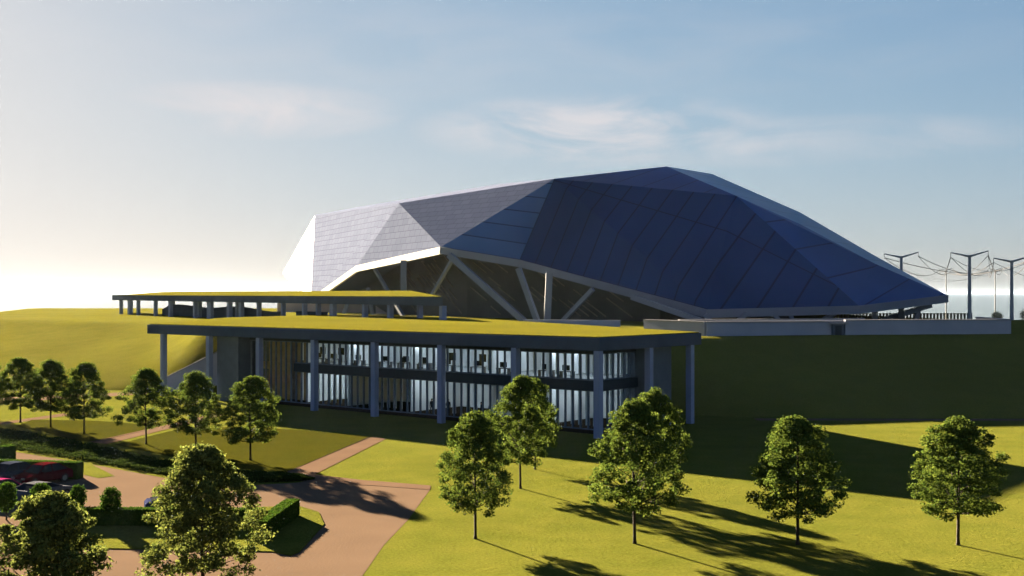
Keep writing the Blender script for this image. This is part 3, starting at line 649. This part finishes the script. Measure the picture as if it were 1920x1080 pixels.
# distant slatted fence
fe = empty('slatted_fence', (86, 246, 8.2)); tag(fe, 'long brown slatted fence on the grass behind the stadium tip', 'fence')
m = MB(); xa, xb = 68, 96.3
for k in range(41): m.box((xa+(xb-xa)*k/40-86, 0, .85), (.42, .12, 1.6))
m.build('slat_panel', M['slat'], fe)
m = MB(); m.box(((xa+xb)/2-86, .1, 1.5), (xb-xa, .1, .15)); m.box(((xa+xb)/2-86, .1, .3), (xb-xa, .1, .15)); m.build('rail', M['slat'], fe)
for k in range(6): m = MB(); m.box((xa+(xb-xa)*k/5-86, .2, .85), (.2, .2, 1.8)); m.build('post', M['bark'], fe)

# ------------------------------------------------------------------ pylons
def pylon(px, pyb, pyt, d, half, label, tilt=0.05, r0=.42):
    b = dp(px, pyb, d); t = dp(px, pyt, d); h = t[2]-b[2]; r = empty('cable_pylon', b); tag(r, label, 'pylon', 'T shaped pylons behind the stadium')
    m = MB(); m.tube([(0, 0, -.5), (0, 0, h*.5), (0, 0, h)], [r0, r0*.85, r0*.7], 10); m.build('mast', M['mast'], r, smooth=False)
    for s in (-1, 1):
        m = MB(); rise = h*.02+(.9 if s > 0 else .45); m.tube([(0, 0, h-.3), (s*half, s*half*.35, h-.3+rise)], [r0*.6, r0*.25], 6); m.build('cross_arm', M['mast'], r)
        m = MB(); m.tube([(s*half, s*half*.35, h-.3+rise), (s*half, s*half*.35, h-1.2+rise)], [.06, .06], 5); m.build('insulator', M['wire'], r)
    return [(b[0]+s*half, b[1]+s*half*.35, b[2]+h-.3+h*.02+(.9 if s > 0 else .45)-.9) for s in (-1, 1)]
Pa = pylon(1690, 602, 480, 262, 4.3, 'grey T shaped pylon partly hidden by the stadium roof')
Pb = pylon(1818, 603, 478, 238, 4.4, 'tall grey T shaped pylon right of the stadium tip')
Pc = pylon(1897, 604, 488, 244, 4.4, 'grey T shaped pylon at the right picture edge')
Pd = pylon(1774, 600, 506, 540, 3.6, 'small distant pylon between the first two near ones', r0=.3)
Pe = pylon(1866, 600, 506, 560, 4.0, 'small distant pylon between the two right hand near ones', r0=.3)
Pf = [(150, 520, 26), (158, 530, 26)]
def cable(a, b, sag, label):
    a = Vector(a); b = Vector(b); pts = []
    for i in range(13):
        t = i/12; q = a.lerp(b, t); q.z -= sag*4*t*(1-t); pts.append(q)
    m = MB(); d_ = (a-b).length; m.tube(pts, [.045+.00012*d_]*13, 4); o = m.build('overhead_cable', M['wire']); tag(o, label, 'cable', 'cables strung between the pylons')
cl_ = 'thin grey cable sagging between the T shaped pylons'
for A3, B3 in ((Pa, Pd), (Pb, Pd), (Pb, Pe), (Pc, Pe)):
    for i in (0, 1): cable(A3[i], B3[i], 3.2, cl_)
for A3, B3 in ((Pb, Pc), (Pd, Pe), (Pa, Pe), (Pc, Pd)):
    for i in (0, 1): cable(A3[i], B3[1-i], 2.6, cl_)
for i in (0, 1):
    cable(Pc[i], (150+i*8, 262, 17.5), 4.5, cl_); cable(Pe[i], (190, 560, 24+i), 5, cl_)

# ------------------------------------------------------------------ trees
def leaf_cloud(rng, centres, radii, per, size):
    """numpy arrays of leaf quads scattered through clumps"""
    n = len(centres)*per
    c = np.repeat(centres, per, 0); r = np.repeat(radii, per, 0)
    v = rng.normal(size=(n, 3)); v /= np.linalg.norm(v, axis=1)[:, None]; rad = rng.random(n)**0.5*(1+.25*(rng.random(n)<.12))
    p = c+v*rad[:, None]*r
    nrm = v*0.6+rng.normal(size=(n, 3))*0.6+np.array([0, 0, .5]); nrm /= np.linalg.norm(nrm, axis=1)[:, None]
    a = np.cross(nrm, rng.normal(size=(n, 3))); a /= np.linalg.norm(a, axis=1)[:, None]; b = np.cross(nrm, a)
    s = size*(.6+.8*rng.random(n))[:, None]
    q = np.stack([p-a*s, p-b*s*.55, p+a*s, p+b*s*.55], 1).reshape(-1, 3)
    return q
def quads_obj(name, q, mt, parent):
    n = len(q)//4; me = bpy.data.meshes.new(name); me.vertices.add(len(q)); me.vertices.foreach_set('co', q.astype(np.float32).ravel())
    me.loops.add(len(q)); me.loops.foreach_set('vertex_index', np.arange(len(q), dtype=np.int32)); me.polygons.add(n)
    me.polygons.foreach_set('loop_start', np.arange(0, len(q), 4, dtype=np.int32)); me.polygons.foreach_set('loop_total', np.full(n, 4, dtype=np.int32))
    me.update(); me.validate(); me.materials.append(mt); o = bpy.data.objects.new(name, me); COL.objects.link(o); o.parent = parent; return o
def make_tree(seed, h, w, z0, mt, leaf=.088, clumps=130, per=150):
    rng = np.random.default_rng(seed); rr = random.Random(seed); r = empty('tree')
    # boughs
    cs = []; rs = []; m = MB()
    th = h*.97; lean = (rr.uniform(-.1, .1), rr.uniform(-.1, .1))
    m.tube([(0, 0, -.15), (.02, 0, .25), (lean[0]*.4, lean[1]*.4, z0), (lean[0], lean[1], h*.6), (0, 0, th)], [.15, .095, .08, .05, .012], 9)
    def env(t):      # crown radius at relative height
        return w/2*min(1, (1.04-t)/.55)**.62*min(1, .80+t*.9)
    for k in range(clumps):
        t = (k+.5)/clumps; t = t**.92; zz = z0+(h-z0)*t*.95
        ang = k*2.39996+rr.uniform(-.35, .35); e = env(t)*rr.choice((.97, .9, .75, 1.04, .5, .7, 1.0))*rr.uniform(.84, 1.1)
        e *= 1.0+.16*math.sin(2*ang+seed+3*t)+.08*math.sin(5*ang+seed*2+9*t)
        if rr.random() < .07: continue
        R_ = Vector((math.cos(ang)*e, math.sin(ang)*e, zz-(.7 if t < .3 else .15)*rr.random()))
        tip = Vector((R_.x*.86, R_.y*.86, R_.z)); root = Vector((lean[0]*.6, lean[1]*.6, max(z0*.85, zz-e*rr.uniform(.55, .9))))
        if k % 3 == 0: m.tube([root, root.lerp(tip, .5)+Vector((0, 0, -.08)), tip], [.045*(1.1-t), .028*(1.1-t), .008], 5)
        sz = (.56*(1-.2*t))*rr.uniform(.6, 1.2)*w/5.4
        cs.append((R_.x*.9, R_.y*.9, R_.z)); rs.append((sz*1.1, sz*1.1, sz*.72))
        if k % 3 == 1: cs.append((R_.x*.45, R_.y*.45, R_.z+.1)); rs.append((sz*.9, sz*.9, sz*.6))
    for k in range(7): cs.append((rr.uniform(-.3, .3)*w/5.4, rr.uniform(-.3, .3)*w/5.4, h-.35-rr.random()*.7)); rs.append((.5, .5, .42))
    q = leaf_cloud(rng, np.array(cs), np.array(rs), per, leaf)
    m.build('trunk', M['bark'], r, smooth=True); quads_obj('crown', q, mt, r)
    return r
protos = [make_tree(11, 8.2, 5.3, 2.35, M['leaf']), make_tree(23, 8.2, 5.3, 2.2, M['leaf']), make_tree(37, 8.2, 5.3, 2.3, M['leaf'])]
used = [0, 0, 0]
def place(k, x, y, s, rz, label, group, sw=1.0):
    r = protos[k] if used[k] == 0 else copy_tree(protos[k]); used[k] = 1
    r.location = (x, y, 0); r.scale = (s*sw, s*sw, s); r.rotation_euler = (0, 0, rz); tag(r, label, 'tree', group); return r
rowl = ['tree at the very left picture edge, mostly outside, starting the row by the car park', 'tree of the car park row standing outside the left picture edge', 'leftmost full tree of the row by the car park, left of two close neighbours', 'second tree from the left in the row of six by the car park', 'third tree from the left, just before the small footpath',
        'fourth tree in the row, in front of the left canopy column', 'fifth tree in the row, behind the pale foreground tree', 'sixth tree in the row, nearest the footpath corner']
for k, (px, py, pt) in enumerate([(-28, 782, 668), (-95, 773, 668), (38, 792, 668), (95, 801, 673), (158, 813, 677), (274, 833, 688), (367, 847, 695), (470, 863, 702)]):
    x, y, _ = gp(px, py); h = CAM_H-(pt-YH)*y/FPX
    place(k % 3, x, y, h/8.2, (.9, 2.8, .3, 2.1, 4.0, 5.2, 1.2, 3.3)[k], rowl[k], 'trees in the row beside the car park', 5.1/h*8.2/5.3)
for k, (px, py, pt, wpx, nm) in enumerate([(891, 1010, 770, 152, 'green tree on the lawn left of centre, nearest the paved corner'), (976, 916, 700, 120, 'green tree behind the nearest central tree, hiding the building corner'),
        (1003, 880, 706, 92, 'tree farthest back in the central group before the glass corner'), (1190, 1019, 745, 175, 'large green tree on the lawn in front of the right end of the building'), (1228, 962, 726, 120, 'tree close behind the large one at the right end of the building'),
        (1495, 1021, 776, 180, 'green tree alone on the lawn, second from the right'), (1797, 1022, 780, 182, 'green tree farthest right on the lawn')]):
    x, y, _ = gp(px, py); h = CAM_H-(pt-YH)*y/FPX; wd = wpx*y/FPX
    place((0, 1, 2, 2, 0, 1, 0)[k], x, y, h/8.2, (0.6, 2.5, 1.1, 4.4, 5.7, 0.2, 3.1)[k], nm, 'green trees on the lawn', (wd/5.3)/(h/8.2))
# pale foreground trees
for seed, x, y, h, wd, z0, nm in ((51, -14.9, 56.5, 6.85, 5.3, 1.0, 'pale leafed tree in the foreground in front of the hedge'), (67, -18.2, 46.0, 6.3, 4.7, .9, 'pale leafed tree cut by the lower left picture corner')):
    r = make_tree(seed, h, wd, z0, M['leaf2'], leaf=.085, clumps=140, per=190); r.location = (x, y, 0); tag(r, nm, 'tree')
# small round clipped shrubs
def make_shrub(seed, h, w, mt=None):
    rng = np.random.default_rng(seed); rr = random.Random(seed); r = empty('round_shrub'); cs = []; rs = []
    for k in range(34):
        ph = math.acos(1-2*(k+.5)/34); a = k*2.39996; e = rr.uniform(.72, .95)
        cs.append((w/2*math.sin(ph)*math.cos(a)*e*.8, w/2*math.sin(ph)*math.sin(a)*e*.8, h*.58+math.cos(ph)*h*.36*e)); rs.append((.2*w, .2*w, .18*w))
    q = leaf_cloud(rng, np.array(cs), np.array(rs), 75, .075)
    m = MB(); m.tube([(0, 0, -.05), (0.02, 0, h*.4), (0, 0, h*.8)], [.05, .04, .015], 6); m.build('stem', M['bark'], r); quads_obj('foliage', q, mt or M['leaf3'], r); return r
sp = make_shrub(5, 2.3, 1.25); f_ = True
for px, pyb, pt, nm in ((208, 986, 912, 'upright rounded shrub alone by the hedge, rightmost of four'), (146, 968, 908, 'small round shrub behind the pale corner tree'), (76, 962, 905, 'small round shrub in front of the red car'), (12, 975, 902, 'small round shrub at the left picture edge')):
    x, y, _ = gp(px, pyb); h = CAM_H-(pt-YH)*y/FPX; r = sp if f_ else copy_tree(sp); f_ = False; r.location = (x, y, 0.05); s = h/2.3; r.scale = (s*(1 if h > 2 else 1.25),)*2+(s,); r.rotation_euler = (0, 0, px); tag(r, nm, 'shrub', 'small round shrubs by the parking bays')
for x, y, s, nm in ((99.6, 241, 1.0, 'small round bush on the skyline between two pylons'), (106.5, 243, 1.15, 'small round bush on the skyline at the right picture edge')):
    r = make_shrub(8, 2.4*s, 2.6*s, M['leaf']); r.location = (x, y, 7.9); r.name = 'bush'; tag(r, nm, 'bush', 'bushes on the skyline')

# ------------------------------------------------------------------ hedges
def hedge(x0, y0, x1, y1, wd, h, label, zb=0.0):
    a, b = Vector((x0, y0, 0)), Vector((x1, y1, 0)); L_ = (b-a).length; d_ = (b-a)/L_; n_ = Vector((-d_.y, d_.x, 0))
    r = empty('clipped_hedge', (x0, y0, zb)); tag(r, label, 'hedge'); rr = random.Random(int(x0*10))
    m = MB(); nu = max(3, int(L_/.22)); prof = []
    for k in range(5): prof.append((-wd/2, h*k/4))
    for k in range(1, 4): prof.append((-wd/2+wd*k/4, h))
    for k in range(5): prof.append((wd/2, h*(4-k)/4))
    vs = []
    for i in range(nu+1):
        for (o_, z_) in prof:
            j = rr.uniform(-.035, .035); q = d_*(L_*i/nu)+n_*(o_+j); vs.append((q.x+rr.uniform(-.02, .02), q.y+rr.uniform(-.02, .02), z_+(rr.uniform(-.03, .03) if z_ > .1 else 0)))
    P_ = len(prof); fs = [(i*P_+k, (i+1)*P_+k, (i+1)*P_+k+1, i*P_+k+1) for i in range(nu) for k in range(P_-1)]+[tuple(range(P_)), tuple(range(nu*P_, nu*P_+P_))[::-1]]
    m.add(vs, fs); m.build('hedge_body', M['hedge'], r)
    rng = np.random.default_rng(int(L_*100)); nl = int(L_*(wd+2*h)*330); u = rng.random(nl)*L_; side = rng.random(nl)*(wd+2*h)
    o_ = np.where(side < h, -wd/2, np.where(side < h+wd, side-h-wd/2, wd/2)); z_ = np.where(side < h, side, np.where(side < h+wd, h, 2*h+wd-side))
    p_ = np.outer(u, np.array(d_))+np.outer(o_, np.array(n_)); p_[:, 2] += z_; p_ += rng.normal(size=p_.shape)*.025
    nr = rng.normal(size=p_.shape); nr /= np.linalg.norm(nr, axis=1)[:, None]; a_ = np.cross(nr, rng.normal(size=p_.shape)); a_ /= np.linalg.norm(a_, axis=1)[:, None]; b_ = np.cross(nr, a_); s = .045
    quads_obj('leaves', np.stack([p_-a_*s, p_-b_*s*.6, p_+a_*s, p_+b_*s*.6], 1).reshape(-1, 3), M['leaf3'], r)
hedge(-27.5, 70.8, -14.9, 70.4, .8, .95, 'long clipped hedge across the grass island behind the pale tree', .1)
hedge(-14.3, 66.3, -13.75, 73.6, .85, 1.0, 'short clipped hedge at the right end of the grass island', .1)
hedge(-44, 90.6, -32.6, 88.6, .9, 1.25, 'clipped hedge behind the parked cars')
hedge(-44, 93.5, -41.0, 96.5, .9, 1.5, 'short clipped hedge at the left picture edge beyond the cars')

# ------------------------------------------------------------------ cars
def paint(name, c): 
    m = mat(name, c, rough=.5, var=.03, spec=.0); m.node_tree.nodes['Principled BSDF'].inputs['Coat Weight'].default_value = .0; return m
def make_car(x, y, rz, pm, label, h=1.45):
    r = empty('parked_car', (x, y, .012), rz); tag(r, label, 'car', 'cars parked by the hedge')
    # side profile along x: front at -x
    low = [(-2.1, .35, .74), (-2.05, .62, .80), (-1.85, .74, .85), (-1.1, .86, .88), (-.9, .9, .88), (1.3, .93, .88), (1.95, .92, .84), (2.12, .75, .80), (2.12, .35, .76)]
    m = MB(); vs = []
    for (px, pz, hw) in low:
        vs += [(px, -hw, .28), (px, -hw, pz-.12), (px, -hw*.94, pz), (px, hw*.94, pz), (px, hw, pz-.12), (px, hw, .28)]
    fs = [(i*6+k, i*6+k+1, (i+1)*6+k+1, (i+1)*6+k) for i in range(len(low)-1) for k in range(5)]+[tuple(range(6)), tuple(range((len(low)-1)*6, len(low)*6))[::-1]]+[(i*6, (i+1)*6, (i+1)*6+5, i*6+5) for i in range(len(low)-1)]
    m.add(vs, fs); m.build('body', pm, r, bevel=.05)
    cab = [(-.95, .88, .80), (-.30, h-.06, .62), (.15, h, .61), (.95, h-.03, .60), (1.75, .92, .74)]
    m = MB(); vs = []
    for px, pz, hw in cab: vs += [(px, -hw, pz), (px, hw, pz), (px, -.80, .86), (px, .80, .86)]
    fs = [(i*4, (i+1)*4, (i+1)*4+1, i*4+1) for i in range(4)]+[(i*4+2, (i+1)*4+2, (i+1)*4, i*4) for i in range(4)]+[(i*4+1, (i+1)*4+1, (i+1)*4+3, i*4+3) for i in range(4)]
    m.add(vs, fs); m.build('windows', M['carglass'], r)
    m = MB(); m.add([(-.32, -.60, h-.055), (.15, -.60, h+.012), (.97, -.58, h-.02), (-.32, .60, h-.055), (.15, .60, h+.012), (.97, .58, h-.02)], [(0, 1, 4, 3), (1, 2, 5, 4)]); o = m.build('roof', pm, r); s = o.modifiers.new('t', 'SOLIDIFY'); s.thickness = .03
    for sy in (-1, 1):
        for a_, b_ in (((-.95, .80, .88), (-.30, .625, h-.06)), ((.97, .605, h-.03), (1.75, .75, .92)), ((.3, .785, .9), (.3, .62, h-.01))): m = MB(); m.bar((a_[0], sy*a_[1], a_[2]), (b_[0], sy*b_[1], b_[2]), .06, .06); m.build('roof_pillar', pm, r)
    for wx in (-1.3, 1.3):
        for sy in (-1, 1):
            m = MB(); m.tube([(wx, sy*.66, .32), (wx, sy*.88, .32)], [.32, .32], 18); wl = m.build('wheel', M['tyre'], r)
            m = MB(); m.tube([(wx, sy*.875, .32), (wx, sy*.895, .32)], [.2, .19], 14); m.build('rim', M['rim'], wl)
    for sy in (-1, 1):
        m = MB(); m.box((-2.05, sy*.55, .62), (.12, .34, .14)); m.build('headlight', M['lamp'], r, bevel=.02)
        m = MB(); m.box((-.75, sy*.98, .95), (.12, .16, .12)); m.build('mirror', pm, r, bevel=.02)
    m = MB(); m.box((-2.11, 0, .46), (.05, 1.0, .2)); m.build('grille', M['dark'], r)
make_car(-34.6, 86.4, R(60), paint('red_paint', (.035, .003, .005)), 'dark red car parked at the right end before the hedge')
make_car(-37.3, 86.9, R(60), paint('slate_paint', (.02, .025, .04)), 'slate grey car parked between the red and the black car')
make_car(-40.0, 87.4, R(60), paint('black_paint', (.012, .013, .016)), 'black car parked left of the grey one')
make_car(-34.6, 79.6, R(-118), paint('magenta_paint', (.13, .015, .06)), 'magenta car parked facing the row, behind the round shrub')
make_car(-31.8, 79.4, R(-118), paint('silver_paint', (.06, .063, .075)), 'grey car parked behind the shrubs beside the magenta one', 1.25)
make_car(-21.2, 74.8, R(200), paint('blue_paint', (.02, .025, .06)), 'dark blue car half hidden behind the pale foreground tree', 1.3)

# ------------------------------------------------------------------ low ground cover along the drive
up = PX([(-160, 795), (0, 806), (150, 834), (300, 866), (470, 888), (590, 899)]); lo = PX([(-160, 822), (0, 839), (150, 863), (300, 890), (440, 907), (560, 903)])
rng = np.random.default_rng(3); n = 52000; u = rng.random(n)*5; i = np.minimum(u.astype(int), 4); f = (u-i)[:, None]; up, lo = np.array(up), np.array(lo)
v = rng.random(n)[:, None]; P0 = up[i]*(1-f)+up[i+1]*f; P1 = lo[i]*(1-f)+lo[i+1]*f; c = P0*(1-v)+P1*v
hgt = .16+.30*(.5+.5*np.sin(c[:, 0]*1.7+np.sin(c[:, 1]*1.3)*2)*np.cos(c[:, 1]*2.1)); c[:, 2] = hgt*rng.random(n)**.5; c[:, :2] += rng.normal(size=(n, 2))*.08
nr = rng.normal(size=(n, 3)); nr /= np.linalg.norm(nr, axis=1)[:, None]; a_ = np.cross(nr, rng.normal(size=(n, 3))); a_ /= np.linalg.norm(a_, axis=1)[:, None]; b_ = np.cross(nr, a_)
gq = np.stack([c-a_*.085, c-b_*.05, c+a_*.085, c+b_*.05], 1).reshape(-1, 3)
tag(quads_obj('ground_cover', gq, M['leaf4'], None), kind='stuff')

# ------------------------------------------------------------------ haze
hz = MB(); hz.box((0, 22000, 30.5), (60000, 45000, 63.2)); ho = hz.build('haze', M['glass']); tag(ho, kind='stuff')
hm = bpy.data.materials.new('haze_air'); hm.use_nodes = True; nt_ = hm.node_tree; nt_.nodes.remove(nt_.nodes['Principled BSDF'])
pv = nt_.nodes.new('ShaderNodeVolumePrincipled'); pv.inputs['Color'].default_value = (.55, .72, 1, 1); pv.inputs['Density'].default_value = HAZE; pv.inputs['Anisotropy'].default_value = .35
nt_.links.new(pv.outputs[0], nt_.nodes['Material Output'].inputs['Volume']); ho.data.materials[0] = hm
